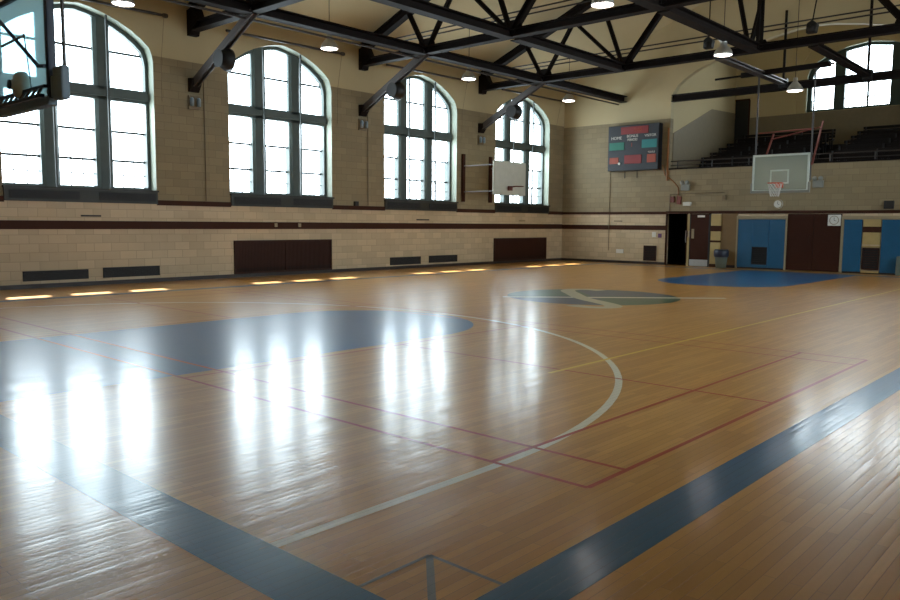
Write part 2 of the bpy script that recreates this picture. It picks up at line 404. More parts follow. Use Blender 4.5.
XG = XL - .42                                        # glass plane
LANC = (-1.28, 0, 1.28); LH = .43
def make_window(i, c, proto=None):
    if proto is not None:
        o = copy_tree(proto); o.name = f'window_{i}'; o.location = (0, c, 0); return o
    r = bpy.data.objects.new(f'window_{i}', None); C.objects.link(r); r.location = (0, 0, 0); struct(r)
    # outer frame following the arch
    k = .955
    inner = [(u * k, z - .09) for u, z in ARCH]; m = MB()
    ro = [(HW, SILL)] + ARCH + [(-HW, SILL)]; ri = [(HW * k, SILL + .09)] + inner + [(-HW * k, SILL + .09)]
    x0, x1 = XG - .10, XG + .14
    for j in range(len(ro)):
        a, b, c2, d = ro[j], ro[(j + 1) % len(ro)], ri[(j + 1) % len(ri)], ri[j]
        m.add([(x0, *a), (x0, *b), (x0, *c2), (x0, *d), (x1, *a), (x1, *b), (x1, *c2), (x1, *d)],
              [(0, 1, 2, 3), (4, 7, 6, 5), (2, 6, 7, 3), (0, 4, 5, 1)])
    m.build('frame', M['frame'], r)
    for u in (-.64, .64):
        top = arch_z(u) - .03; w = .205
        mm = MB(); mm.prism([(XG - .1, u - w), (XG + .10, u - w), (XG + .16, u - .13), (XG + .16, u + .13), (XG + .10, u + w), (XG - .1, u + w)], 'z', SILL + .02, top)
        mm.build('mullion', M['frame'], r)
    t = MB(); t.box(XG - .09, XG + .16, -HW + .02, HW - .02, 4.52, 4.84); t.box(XG + .15, XG + .21, -HW + .02, HW - .02, 4.60, 4.76)
    t.build('transom', M['frame'], r)
    # translucent upper glazing: one sheet, arched; clear lower row
    p = MB(); pts = [(HW - .03, 4.68)] + [(u * .985, z - .03) for u, z in ARCH] + [(-HW + .03, 4.68)]
    p.add([(XG, *q_) for q_ in pts], [tuple(range(len(pts)))]); p.build('translucent_pane', M['pane_up'], r)
    p = MB(); p.add([(XG, HW - .03, 3.78), (XG, HW - .03, 4.68), (XG, -HW + .03, 4.68), (XG, -HW + .03, 3.78)], [(0, 1, 2, 3)]); p.build('translucent_pane', M['pane'], r)
    p = MB(); p.box(XG - .003, XG + .003, -HW + .03, HW - .03, SILL + .02, 3.78); p.build('clear_pane', M['clear'], r)
    for z in (3.06, 3.78, 5.72):
        b = MB()
        for l in LANC: b.box(XG - .02, XG + .035, l - LH, l + LH, z - .028, z + .028)
        b.build('glazing_bar', M['lead'], r)
    g = MB()
    for l in LANC:
        for f in (1 / 3, 2 / 3): g.box(XG - .008, XG + .012, l - LH + 2 * LH * f - .011, l - LH + 2 * LH * f + .011, SILL + .08, 3.06)
        g.box(XG - .008, XG + .012, l - LH, l + LH, 2.70, 2.722)
        for f in (1 / 3, 2 / 3): g.box(XG - .006, XG + .006, l - LH + 2 * LH * f - .006, l - LH + 2 * LH * f + .006, 3.08, 3.78)
    g.build('leaded_lattice', M['lead'], r)
    for u in (-.64, .64):
        gb = MB(); gb.box(XL - .02, XL + .02, u - .022, u + .022, SILL, arch_z(u) - .02); gb.build('guard_bar', M['lead'], r)
    # recessed dark panels below the sill
    s = MB(); s.box(XL - .02, XL + .05, -HW, HW, 2.0, 2.30); s.box(XL - .4, XL + .09, -HW - .02, HW + .02, 2.295, 2.34)
    s.build('sill', M['sillpanel'], r)
    for y0, y1 in ((-1.70, -.16), (.30, 1.74)):
        s = MB(); s.box(XL + .05, XL + .062, y0, y1, 2.06, 2.25)
        for kk in range(6): s.box(XL + .06, XL + .072, y0, y1, 2.075 + kk * .028, 2.085 + kk * .028)
        s.build('sill_grille', M['blackvent'], r)
    r.location = (0, c, 0); return r
w1 = make_window(1, WINY[0])
for i in (1, 2, 3): make_window(i + 1, WINY[i], w1)

# ------------------------------------------------------------------ far wall with balcony opening, right wall, near wall, ceiling
BX0, BX1 = -14.15, -3.85
OPEN_Z, OPEN_TOP = 6.42, 9.0
PARA = 3.70
def door_hole_poly(): pass
m = MB(); y = YF
HX0, HX1, HZ = -14.20, -13.28, 2.0                   # dark doorway
zt = lambda x: z_ceiling(x)
def fquad(x0, x1, za0, za1, zb0, zb1):               # at x0 from za0 to zb0, at x1 from za1 to zb1
    for yy in (y, y + .25): m.add([(x0, yy, za0), (x1, yy, za1), (x1, yy, zb1), (x0, yy, zb0)], [(0, 1, 2, 3)])
fquad(XL - .3, HX0, 0, 0, zt(XL), zt(HX0))
m_open = lambda x: OPEN_Z + (OPEN_TOP - OPEN_Z) * (1 - abs(x - XC) / 5.15)
fquad(HX0, HX1, HZ, HZ, PARA, PARA)
fquad(HX1, BX1, 0, 0, PARA, PARA)
fquad(HX0, BX0, PARA, PARA, zt(HX0), zt(BX0))
OA = [(-5.15, 6.5), (-4.9, 6.88), (-4.6, 7.12), (-4.1, 7.40), (-3.2, 7.74), (-2.3, 7.98), (-1.4, 8.17), (-.6, 8.30), (0, 8.34)]
OA = [(XC + u, z) for u, z in OA] + [(XC - u, z) for u, z in OA[-2::-1]]
for (xa, za), (xb, zb) in zip(OA, OA[1:]): fquad(xa, xb, za, zb, zt(xa), zt(xb))
fquad(BX1, XR + .3, 0, 0, zt(BX1), zt(XR))
# thickness of the opening and of the doorway
for a, b in (((BX0, PARA), (BX0, OPEN_Z)), *zip(OA, OA[1:]), ((BX1, OPEN_Z), (BX1, PARA)), ((BX1, PARA), (BX0, PARA)),
             ((HX0, 0), (HX0, HZ)), ((HX0, HZ), (HX1, HZ)), ((HX1, HZ), (HX1, 0))):
    m.add([(a[0], y, a[1]), (b[0], y, b[1]), (b[0], y + .25, b[1]), (a[0], y + .25, a[1])], [(0, 1, 2, 3)])
struct(m.build('wall_far', M['wall_x']))
# doorway passage behind
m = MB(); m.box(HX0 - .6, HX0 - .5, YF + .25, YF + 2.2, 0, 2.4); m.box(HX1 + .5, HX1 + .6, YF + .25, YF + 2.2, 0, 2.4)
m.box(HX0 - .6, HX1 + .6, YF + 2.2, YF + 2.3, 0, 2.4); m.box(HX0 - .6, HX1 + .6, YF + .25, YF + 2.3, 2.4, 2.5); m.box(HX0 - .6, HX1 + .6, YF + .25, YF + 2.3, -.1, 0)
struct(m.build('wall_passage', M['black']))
wall_with_windows('wall_right', XR, .62, M['wall_y'], WINY)
def added_light_window(i, src):
    o = copy_tree(src); o.name = f'window_{i}'; o.rotation_euler = (0, 0, PI); o.location = (XL + XR, WINY[i - 6], 0)
for i in (6, 7, 8, 9): added_light_window(i, w1)  # unseen glowing windows, assumed on the right wall and added to balance the light
m = MB(); m.prism([(XL - .3, 0), (XR + .3, 0), (XR + .3, Z_EAVE), (XC, z_ceiling(XC)), (XL - .3, Z_EAVE)], 'y', YN - .3, YN); struct(m.build('wall_near', M['wall_x']))
BYB = 34.4                                            # back wall of the balcony
m = MB(); Yc1 = BYB + .5
for sx in (-1, 1):
    xe = XC + sx * 10.7; ze = z_ceiling(xe); za = z_ceiling(XC)
    m.add([(XC, YN - .3, za), (xe, YN - .3, ze), (xe, Yc1, ze), (XC, Yc1, za), (XC, YN - .3, za + .2), (xe, YN - .3, ze + .2), (xe, Yc1, ze + .2), (XC, Yc1, za + .2)],
          [(0, 1, 2, 3), (4, 5, 6, 7), (0, 1, 5, 4), (1, 2, 6, 5), (2, 3, 7, 6)])
struct(m.build('ceiling', M['ceiling']))
# balcony: side walls with stepped wainscot, back wall with an arched window, raked steps
def side_wall(x0, x1, name):
    mm = MB(); mm.box(x0, x1, YF + .25, BYB + .3, 3.0, 10.6); struct(mm.build(name, M['ceiling']))
side_wall(BX0 - .25, BX0, 'wall_balcony_left'); side_wall(BX1, BX1 + .25, 'wall_balcony_right')
M['wains'] = simple('brown_wainscot', (.20, .155, .09, 1), .6)
for x, nm in ((BX0, 'trim_1'), (BX1, 'trim_2')):
    s = 1 if x == BX0 else -1; mm = MB(); mm.prism([(YF + .25, 3.4), (BYB, 3.4), (BYB, 6.50), (32.0, 6.42), (YF + .25, 5.12)], 'x', x, x + s * .02)
    struct(mm.build(nm, M['wains']))
BW = dict(c=-8.85, hw=2.28, sill=6.27)
bhalf = [(2.28, 7.75), (2.2, 8.0), (1.9, 8.3), (1.4, 8.55), (.8, 8.74), (0, 8.85)]
barch = bhalf + [(-u, z) for u, z in bhalf[-2::-1]]
mm = MB(); c = BW['c']
for yy in (BYB, BYB + .4):
    mm.add([(BX0, yy, 3), (c - 2.28, yy, 3), (c - 2.28, yy, 11.2), (BX0, yy, 11.2)], [(0, 1, 2, 3)])
    mm.add([(c + 2.28, yy, 3), (BX1, yy, 3), (BX1, yy, 11.2), (c + 2.28, yy, 11.2)], [(0, 1, 2, 3)])
    mm.add([(c - 2.28, yy, 3), (c + 2.28, yy, 3), (c + 2.28, yy, 6.27), (c - 2.28, yy, 6.27)], [(0, 1, 2, 3)])
    for (u0, z0), (u1, z1) in zip(barch, barch[1:]): mm.add([(c + u0, yy, z0), (c + u1, yy, z1), (c + u1, yy, 11.2), (c + u0, yy, 11.2)], [(0, 1, 2, 3)])
ring = [(c + 2.28, 6.27)] + [(c + u, z) for u, z in barch] + [(c - 2.28, 6.27)]
for a, b in zip(ring, ring[1:] + ring[:1]): mm.add([(a[0], BYB, a[1]), (b[0], BYB, b[1]), (b[0], BYB + .4, b[1]), (a[0], BYB + .4, a[1])], [(0, 1, 2, 3)], 1)
struct(mm.build('wall_balcony_back', [M['ceiling'], M['reveal']]))
mm = MB(); mm.box(BX0, BX1, BYB - .03, BYB, 3.6, 6.25); struct(mm.build('trim_3', M['wains']))
mm = MB(); mm.prism([(c - 3.0, 6.25), (c - 2.7, 6.25), (c - 2.7, 7.9), (c - 2.2, 8.75), (c - 1.2, 9.2), (c, 9.35), (c + 1.2, 9.2), (c + 2.2, 8.75), (c + 2.7, 7.9), (c + 2.7, 6.25), (c + 3, 6.25), (c + 3, 8.0), (c + 2.4, 8.95), (c + 1.3, 9.45), (c, 9.6), (c - 1.3, 9.45), (c - 2.4, 8.95), (c - 3, 8)], 'y', BYB - .06, BYB)
struct(mm.build('trim_4', M['ceiling']))
w5 = bpy.data.objects.new('window_5', None); C.objects.link(w5); w5.location = (0, BYB, 0); struct(w5)
mm = MB(); yy0, yy1 = BYB + .14, BYB + .3
ri = [(c + 2.13, 6.37)] + [(c + u * .93, z - .12) for u, z in barch] + [(c - 2.13, 6.37)]
for j in range(len(ring)):
    a, b, d, e = ring[j], ring[(j + 1) % len(ring)], ri[(j + 1) % len(ri)], ri[j]
    mm.add([(a[0], yy0, a[1]), (b[0], yy0, b[1]), (d[0], yy0, d[1]), (e[0], yy0, e[1]), (a[0], yy1, a[1]), (b[0], yy1, b[1]), (d[0], yy1, d[1]), (e[0], yy1, e[1])], [(0, 1, 2, 3), (4, 7, 6, 5), (2, 6, 7, 3), (0, 4, 5, 1)])
mm.build('frame', M['frame_dark'], w5)
for u in (-1.03, 1.03):
    mm = MB(); mm.box(c + u - .2, c + u + .2, BYB + .02, BYB + .32, 6.3, 8.60); mm.build('mullion', M['frame_dark'], w5)
mm = MB(); mm.box(c - .035, c + .035, BYB + .15, BYB + .25, 6.3, 7.35); mm.build('mullion', M['frame_dark'], w5)
mm = MB(); mm.box(c - 2.2, c + 2.2, BYB + .14, BYB + .28, 7.30, 7.46); mm.build('transom', M['frame_dark'], w5)
mm = MB()
for z in (6.75,): mm.box(c - 2.2, c + 2.2, BYB + .2, BYB + .24, z - .02, z + .02)
for k in range(-9, 10): mm.box(c + k * .235 - .013, c + k * .235 + .013, BYB + .2, BYB + .24, 6.35, 6.75)
mm.build('leaded_lattice', M['lead'], w5)
mm = MB(); mm.add([(x, BYB + .26, z) for x, z in ring], [tuple(range(len(ring)))]); mm.build('translucent_pane', M['pane_back'], w5)
# black door at the back of the balcony
d = bpy.data.objects.new('door_1', None); C.objects.link(d); d.location = (-13.8, BYB, 4.7); struct(d)
mm = MB(); mm.box(-14.1, -13.52, BYB - .06, BYB - .02, 4.7, 7.02); mm.build('door_leaf', M['black'], d)
mm = MB(); mm.box(-14.12, -13.48, BYB - .05, BYB - .01, 7.02, 7.08); mm.box(-13.52, -13.46, BYB - .05, BYB - .01, 4.7, 7.02); mm.build('door_frame', M['door'], d)
# raked steps
mm = MB(); rows = 7
for k in range(rows):
    y0 = YF + .25 + k * .80; z = 3.35 + k * .24
    mm.box(BX0, BX1, y0, BYB + .1, z - .3 if k else 3.0, z)
struct(mm.build('floor_balcony', M['carpet']))
grp = 'benches on the balcony'
names = ['first row', 'second row', 'third row', 'fourth row', 'fifth row', 'sixth row']
def bench(k):
    y0 = YF + .62 + k * .80; z = 3.35 + k * .24
    lab = f'long dark wooden balcony bench, {names[k]} behind the brick parapet'
    if k == 5: lab = 'long dark wooden balcony bench, rearmost row below the back window'
    t = thing('balcony_bench', lab, 'bench', (-9, y0, z), grp)
    for x0, x1 in ((-13.3, -9.6), (-8.6, -4.2)):
        s_ = MB(); s_.box(x0, x1, y0, y0 + .3, z + .38, z + .43); s_.build('seat', M['wood_dark'], t, .008)
        b_ = MB()
        for h in (.5, .62, .74): b_.box(x0, x1, y0 + .30 + (h - .4) * .15, y0 + .33 + (h - .4) * .15, z + h, z + h + .1)
        b_.build('backrest', M['wood_dark'], t, .005)
        n_ = 4
        for j in range(n_):
            xx = x0 + .1 + (x1 - x0 - .2) * j / (n_ - 1)
            l_ = MB(); l_.box(xx - .025, xx + .025, y0 + .03, y0 + .08, z, z + .38); l_.box(xx - .025, xx + .025, y0 + .28, y0 + .33, z, z + .82); l_.build('leg', M['black'], t)
for k in range(6): bench(k)
t = thing('balcony_railing', 'dark metal rail along the top of the balcony parapet', 'railing', (-9, YF + .12, PARA))
mm = MB(); mm.tube([(BX0 + .02, YF + .12, PARA + .32), (BX1 - .02, YF + .12, PARA + .32)], .025); mm.build('top_rail', M['pipe'], t)
mm = MB(); mm.tube([(BX0 + .02, YF + .12, PARA + .16), (BX1 - .02, YF + .12, PARA + .16)], .016); mm.build('lower_rail', M['pipe'], t)
for k in range(8):
    xx = BX0 + .3 + k * 1.38; mm = MB(); mm.tube([(xx, YF + .12, PARA), (xx, YF + .12, PARA + .32)], .02); mm.build('post', M['pipe'], t)
mm = MB(); mm.box(BX0, BX1, YF - .02, YF + .27, PARA - .0, PARA + .05); struct(mm.build('trim_5', M['wood_dark']))

# ------------------------------------------------------------------ belts, baseboards
def trim(name, boxes, mat):
    mm = MB()
    for b in boxes: mm.box(*b)
    return struct(mm.build(name, mat))
segs = []; prev = YN
for c_ in WINY: segs.append((XL, XL + .03, prev, c_ - HW, 1.97, 2.10)); prev = c_ + HW
segs.append((XL, XL + .03, prev, YF, 1.97, 2.10))
trim('trim_6', segs, M['belt'])
trim('trim_7', [(XL, XL + .02, YN, YF, 1.36, 1.56)], M['belt'])
trim('trim_8', [(XL, HX0, YF - .03, YF, 1.98, 2.08), (HX0, XR, YF - .03, YF, 2.0, 2.10)], M['belt'])
trim('trim_9', [(XL, HX0, YF - .02, YF, 1.36, 1.54)], M['belt'])
trim('baseboard_left', [(XL, XL + .03, YN, YF, 0, .10)], M['base'])
trim('baseboard_far', [(XL + .03, HX0, YF - .03, YF, 0, .10), (-12.50, -9.6, YF - .03, YF, 0, .10), (-7.8, XR, YF - .03, YF, 0, .10)], M['base'])
trim('baseboard_right', [(XR - .03, XR, YN, YF, 0, .12)], M['base'])
# beige surround of the padded bays
trim('trim_10', [(-11.36, -9.56, YF - .09, YF, 1.80, 1.92), (-11.36, -11.30, YF - .09, YF, 0, 1.80), (-9.62, -9.56, YF - .09, YF, 0, 1.80)], M['beige'])
trim('trim_11', [(-7.80, -5.4, YF - .09, YF, 1.80, 1.92), (-7.80, -7.72, YF - .09, YF, 0, 1.80)], M['beige'])

# ------------------------------------------------------------------ grilles and vents on the left wall
def big_grille(y0, y1, z0, z1, label):
    t = thing('wall_grille', label, 'grille', (XL, (y0 + y1) / 2, z0), 'large brown grilles low on the left wall')
    a = MB(); a.box(XL, XL + .02, y0 + .03, y1 - .03, z0 + .03, z1 - .03); a.build('backing', M['grille_in'], t)
    a = MB()
    for b in ((y0, y1, z0, z0 + .05), (y0, y1, z1 - .05, z1), (y0, y0 + .05, z0 + .05, z1 - .05), (y1 - .05, y1, z0 + .05, z1 - .05), ((y0 + y1) / 2 - .02, (y0 + y1) / 2 + .02, z0 + .05, z1 - .05)):
        a.box(XL, XL + .05, *b)
    a.build('frame', M['grille'], t)
    a = MB(); n_ = int((y1 - y0) / .05)
    a.box(XL + .02, XL + .028, y0 + .05, y1 - .05, z0 + .16, z1 - .05)
    for k in range(n_):
        yy = y0 + .05 + (y1 - y0 - .1) * (k + .5) / n_; a.box(XL + .028, XL + .038, yy - .012, yy + .012, z0 + .05, z1 - .05)
    a.build('mesh_panel', M['grille'], t)
big_grille(12.05, 15.52, .10, 1.04, 'large brown wall grille under the second window from the left')
big_grille(23.6, 27.1, .10, 1.00, 'large brown wall grille under the window nearest the far corner')
def slot_vent(y0, y1, z0, z1, label):
    t = thing('wall_vent', label, 'vent', (XL, (y0 + y1) / 2, z0), 'narrow black vents low on the left wall')
    a = MB()
    for b in ((y0, y1, z0, z0 + .03), (y0, y1, z1 - .03, z1), (y0, y0 + .03, z0, z1), (y1 - .03, y1, z0, z1)): a.box(XL, XL + .03, *b)
    a.build('frame', M['blackvent'], t)
    a = MB(); a.box(XL, XL + .008, y0 + .02, y1 - .02, z0 + .02, z1 - .02)
    for k in range(6): a.box(XL + .008, XL + .02, y0 + .03, y1 - .03, z0 + .04 + k * (z1 - z0 - .08) / 6, z0 + .06 + k * (z1 - z0 - .08) / 6)
    a.build('louvres', M['blackvent'], t)
slot_vent(6.55, 8.02, .17, .40, 'narrow black wall vent, leftmost low on the left wall')
slot_vent(8.38, 9.84, .17, .42, 'narrow black wall vent under the right end of the leftmost window')
slot_vent(18.05, 19.52, .14, .40, 'narrow black wall vent under the third window, left of its pair')
slot_vent(19.95, 21.45, .16, .41, 'narrow black wall vent under the third window, right of its pair')
def small(name, label, cat, boxes, mat, bevel=.004, group=None):
    a = MB()
    for b in boxes: a.box(*b)
    b0 = boxes[0]
    return tag(a.build(name, mat, None, bevel, org=((b0[0] + b0[1]) / 2, (b0[2] + b0[3]) / 2, b0[4])), label, cat, group)
def wslot(y0, y1, label): small('slot_vent', label, 'vent', [(XL, XL + .012, y0, y1, 1.66, 1.69), (XL, XL + .02, y0, y1, 1.69, 1.70)], M['blackvent'], 0, 'thin slots between the two dark bands')
wslot(7.90, 8.38, 'thin black slot in the blocks below the leftmost window'); wslot(19.32, 19.95, 'thin black slot in the blocks below the third window')
for yy, lab in ((13.45, 'small white outlet on the dark band below the second window, left one'), (14.3, 'small white outlet on the dark band below the second window, right one')):
    small('wall_outlet', lab, 'outlet', [(XL + .02, XL + .045, yy - .05, yy + .05, 1.42, 1.53)], M['beige'])
small('wall_outlet', 'small pale outlet between the dark bands near the far corner of the left wall', 'outlet', [(XL, XL + .03, 25.2, 25.6, 1.66, 1.72)], M['beige'])
small('junction_box', 'small dark box standing on the belt right of the second window', 'electrical box', [(XL, XL + .09, 16.45, 16.6, 2.10, 2.24)], M['blackvent'])
# vertical conduits on the left wall
for yy, z1, lab in ((11.22, 5.6, 'thin vertical conduit on the brick left of the second window'), (17.05, 5.0, 'thin vertical conduit on the brick left of the third window')):
    a = MB(); a.tube([(XL + .03, yy, 2.12), (XL + .03, yy, z1)], .014); tag(a.build('wall_conduit', M['conduit'], org=(XL, yy, 2.1)), lab, 'conduit', 'thin conduits on the left wall')
# shade tracks over the windows
for c_, lab in zip((8.0, 13.75, 19.6, 25.6), ('dark shade pole above the leftmost arched window', 'dark shade pole above the second arched window', 'dark shade pole above the third arched window', 'dark shade pole above the arched window nearest the far corner')):
    t = thing('shade_pole', lab, 'pole', (XL + .35, c_, 6.6), 'shade poles above the arched windows')
    a = MB(); a.tube([(XL + .32, c_ - 2.0, 6.64), (XL + .32, c_ + 2.0, 6.68)], .035); a.lathe([(0, -.06), (.05, -.06), (.06, 0), (.05, .06), (0, .06)], (XL + .32, c_ + 2.02, 6.68), 12, axis='y'); a.build('pole', M['pipe'], t)
    for dy in (-1.7, 0, 1.7):
        a = MB(); a.tube([(XL, c_ + dy, 6.75), (XL + .32, c_ + dy, 6.66)], .014, 6); a.build('bracket', M['pipe'], t)
    a = MB(); a.tube([(XL + .30, c_ + 2.0, 6.66), (XL + .06, c_ + 2.02, 5.6), (XL + .05, c_ + 2.02, 4.6)], .005, 5); a.build('pull_cord', M['conduit'], t)

# ------------------------------------------------------------------ roof trusses
def rafter_z(x): return 6.98 + .4 * (10.4 - abs(x - XC)) - .10
ZB = 6.60
def truss(y, label, kind):
    t = thing('roof_truss', label, 'truss', (XL, y, ZB), 'steel trusses spanning the hall')
    half = lambda x: 2 * XC - x
    for side, f in (('l', lambda x: x), ('r', half)):
        P = lambda x, z: (f(x), y, z)
        a = MB(); a.channel(P(XL, rafter_z(XL)), P(XC, rafter_z(XC)), .24, .26, .035); a.build('top_chord', M['steel'], t)
        webs = [((-16.2, ZB), (-16.95, rafter_z(-16.95))), ((-16.2, ZB), (-14.75, rafter_z(-14.75))), ((-13.05, ZB), (-15.2, rafter_z(-15.2))),
                ((-13.05, ZB), (-14.0, rafter_z(-14.0))), ((-9.0, ZB), (-9.9, rafter_z(-9.9)))]
        for a0, a1 in webs:
            a = MB(); a.angles(P(*a0), P(*a1), .14, .10); a.build('web_brace', M['steel'], t)
        a = MB(); a.channel(P(-13.05, ZB), P(-9.6, rafter_z(-9.6)), .16, .18, .03); a.build('web_brace', M['steel'], t)
        for gx in (-16.2, -13.05):
            g = MB(); g.prism([(f(gx) - .42, ZB - .08), (f(gx) + .42, ZB - .08), (f(gx) + .26, ZB + .34), (f(gx) - .26, ZB + .34)], 'y', y - .022, y + .022); g.build('gusset_plate', M['steel'], t)
        g = MB(); xw = f(XL); s = 1 if side == 'l' else -1
        g.prism([(xw, 6.38), (xw + s * .16, 6.38), (xw + s * .20, 6.5), (xw + s * .48, ZB + .05), (xw + s * .48, ZB + .15), (xw + s * .30, 7.08), (xw, 7.02)], 'y', y - .13, y + .13); g.build('wall_plate', M['steel'], t)
        k = MB(); k.channel(P(XL + .02, 5.12), P(-16.2, ZB - .06), .20, .16, .03, (0, 1, 0)); k.bar(P(XL + .02, 5.12), P(-16.2, ZB - .06), .06, .17, (0, 1, 0)); kb = k.build('knee_brace', M['brace'], t)
        k = MB(); k.prism([(xw, 4.95), (xw + s * .07, 4.95), (xw + s * .20, 5.14), (xw + s * .20, 5.28), (xw, 5.30)], 'y', y - .14, y + .14); k.build('brace_foot', M['steel'], kb)
    a = MB(); a.channel((XL, y, ZB), (half(XL), y, ZB), .26, .22, .03); a.build('bottom_chord', M['steel'], t)
    a = MB(); a.angles((XC + .3, y, ZB), (XC + .3, y, rafter_z(XC)), .16, .12); a.build('web_brace', M['steel'], t)
    g = MB(); g.prism([(XC - .25, ZB - .1), (XC + .6, ZB - .1), (XC + .45, ZB + .22), (XC - .05, ZB + .22)], 'y', y - .022, y + .022); g.build('gusset_plate', M['steel'], t)
TY = (10.92, 16.82, 22.72)
for y_, lab in zip(TY, ('dark steel roof truss, nearest of the three, landing left of the second arched window', 'dark steel roof truss, the middle one, landing between the second and third arched windows', 'dark steel roof truss, the farthest one, in front of the balcony')):
    truss(y_, lab, 0)
for y_, lab in zip(TY, ('round dark fixture hanging under the nearest knee brace', 'round dark fixture hanging under the middle knee brace', 'round dark fixture hanging under the farthest knee brace')):
    t = thing('hanging_fixture', lab, 'fixture', (-17.5, y_, 5.9), 'round fixtures under the knee braces')
    a = MB(); a.lathe([(0, -.16), (.14, -.16), (.2, -.12), (.27, .02), (.28, .12), (.25, .14), (.22, .10)], (-17.45, y_ - .02, 5.58), 24, axis='y'); dr = a.build('drum', M['black'], t, smooth=True)
    a = MB(); a.lathe([(0, .10), (.22, .10)], (-17.45, y_ - .02 - .30, 5.58), 24, axis='y'); a.build('face', M['blackvent'], dr)
    a = MB(); a.tube([(-17.45, y_ - .02, 5.80), (-17.5, y_ - .02, 5.93)], .02, 8); a.build('hanger', M['black'], t)
for y_, lab in zip(TY, ('small pale bracket on the brick left of the second arched window', 'small pale bracket on the brick left of the third arched window', 'small pale bracket on the brick left of the arched window nearest the corner')):
    t = thing('wall_bracket', lab, 'bracket', (XL, y_, 4.55), 'pale brackets under the brace feet')
    a = MB(); a.box(XL, XL + .05, y_ - .16, y_ + .16, 4.50, 4.86); a.build('plate', M['conduit'], t, .01)
    for dy in (-.1, .1):
        a = MB(); a.lathe([(0, -.12), (.05, -.12), (.055, .05), (.03, .10), (0, .10)], (XL + .11, y_ + dy, 4.70), 12); a.build('cup', M['bpad'], t, smooth=True)

# ------------------------------------------------------------------ long beams and pipes under the roof
def beam(name, pts, w, h, label, mat='steel', cat='beam', group='long steel beams', split=False):
    a = MB()
    if split:
        ys = [pts[0][1]] + [v for t_ in TY if pts[0][1] < t_ < pts[1][1] + .2 for v in (t_ - .135, t_ + .135)] + [pts[1][1]]
        for ya, yb_ in zip(ys[::2], ys[1::2]):
            if yb_ > ya: a.channel((pts[0][0], ya, pts[0][2]), (pts[0][0], yb_, pts[0][2]), w, h, .03)
    else: a.channel(pts[0], pts[1], w, h, .03)
    return tag(a.build(name, M[mat], org=pts[0]), label, cat, group)
ZL = ZB - .03
beam('steel_beam', ((-16.2, YN, ZL), (-16.2, YF, ZL)), .30, .24, 'long dark steel beam nearest the windows, running to the far wall beside the scoreboard', split=True)
beam('steel_beam', ((-13.05, YN, ZL), (-13.05, 22.6, ZL)), .30, .24, 'long dark steel beam, second from the windows, ending at the farthest truss', split=True)
beam('steel_beam', ((-8.75, 5.0, ZL), (-8.75, 22.6, ZL)), .30, .24, 'long dark steel beam under the ridge, ending at the farthest truss', split=True)
beam('hoist_beam', ((-9.98, 22.95, ZB - .05), (-9.90, YF - .24, 6.50)), .26, .14, 'short steel beam from the farthest truss to the balcony, left one', 'brace', 'beam', 'short beams over the far basket')
beam('hoist_beam', ((-7.33, 22.95, ZB - .05), (-7.25, YF - .24, 6.46)), .26, .14, 'short steel beam from the farthest truss across the balcony window, right one', 'steel', 'beam', 'short beams over the far basket')
beam('opening_beam', ((BX0, YF + .1, 6.42), (BX1, YF + .1, 6.42)), .22, .26, 'dark horizontal beam across the balcony opening', 'steel', 'beam')
def pipe(name, pts, r, label, cat='pipe', group=None, mat='pipe'):
    a = MB(); a.tube(pts, r, 8); return tag(a.build(name, M[mat], org=pts[0]), label, cat, group)
pipe('ceiling_pipe', [(-16.45, YN, ZB - .20), (-16.45, YF, ZB - .20)], .03, 'thin dark pipe just below the long beam nearest the windows')
for y_, nm in ((17.15, 'middle'), (23.05, 'farthest')):
    for dz, w_ in ((0, 'lower'), (.13, 'upper')):
        pipe('tie_rod', [(-18.0, y_, 7.12 + dz), (0, y_, 7.12 + dz)], .022, f'thin dark rod crossing the {nm} truss, {w_} of the pair', 'rod', 'pairs of thin rods crossing the trusses')
for y_ in (11.25,):
    for dz, w_ in ((0, 'lower'), (.13, 'upper')):
        pipe('tie_rod', [(-18.0, y_, 7.12 + dz), (0, y_, 7.12 + dz)], .022, f'thin dark rod crossing the nearest truss, {w_} of the pair', 'rod', 'pairs of thin rods crossing the trusses')
t = thing('hoist_pole', 'dark vertical pole dropping from the ceiling to the beam over the far basket', 'pole', (-9.92, YF - .12, 6.5), 'poles over the balcony opening')
a = MB(); a.tube([(-9.92, YF - .12, 6.42), (-9.92, YF - .12, 8.95)], .045); a.build('pole', M['steel'], t)
a = MB(); a.box(-10.06, -9.78, YF - .22, YF - .02, 6.34, 6.66); a.build('clamp', M['black'], t, .02)
t = thing('hoist_pole', 'dark vertical pole in front of the balcony window', 'pole', (-7.25, YF - .12, 6.4), 'poles over the balcony opening')
a = MB(); a.tube([(-7.25, YF - .12, 6.36), (-7.25, YF - .12, z_ceiling(-7.25) - .06)], .045); a.build('pole', M['steel'], t)
a = MB(); a.box(-7.39, -7.11, YF - .22, YF - .02, 6.30, 6.62); a.build('clamp', M['black'], t, .02)
def cable(p, q, lab): pipe('hoist_cable', [p, q], .012, lab, 'cable', 'hoist cables')
for x_, dx, lab in ((-10.08, .0, 'dark speaker hanging at the farthest truss, left of the hall lamp'), (-7.2, .18, 'dark speaker hanging at the farthest truss beside the balcony window')):
    t = thing('hanging_speaker', lab, 'speaker', (x_, 22.55, 6.9), 'dark speakers on the farthest truss')
    a = MB(); a.prism([(x_ - .13, 6.72), (x_ + .12, 6.72), (x_ + .16, 6.94), (x_ + .02, 7.06), (x_ - .12, 6.98)], 'y', 22.28, 22.50); a.build('cabinet', M['black'], t, .03)
    a = MB(); a.lathe([(0, 0), (.08, 0), (.09, .02)], (x_, 22.26, 6.83), 20, axis='y'); a.build('cone', M['blackvent'], t, smooth=True)
    a = MB(); a.tube([(x_, 22.4, 7.02), (x_ + dx, 22.4, 8.3)], .018, 8); a.build('hanger', M['steel'], t)

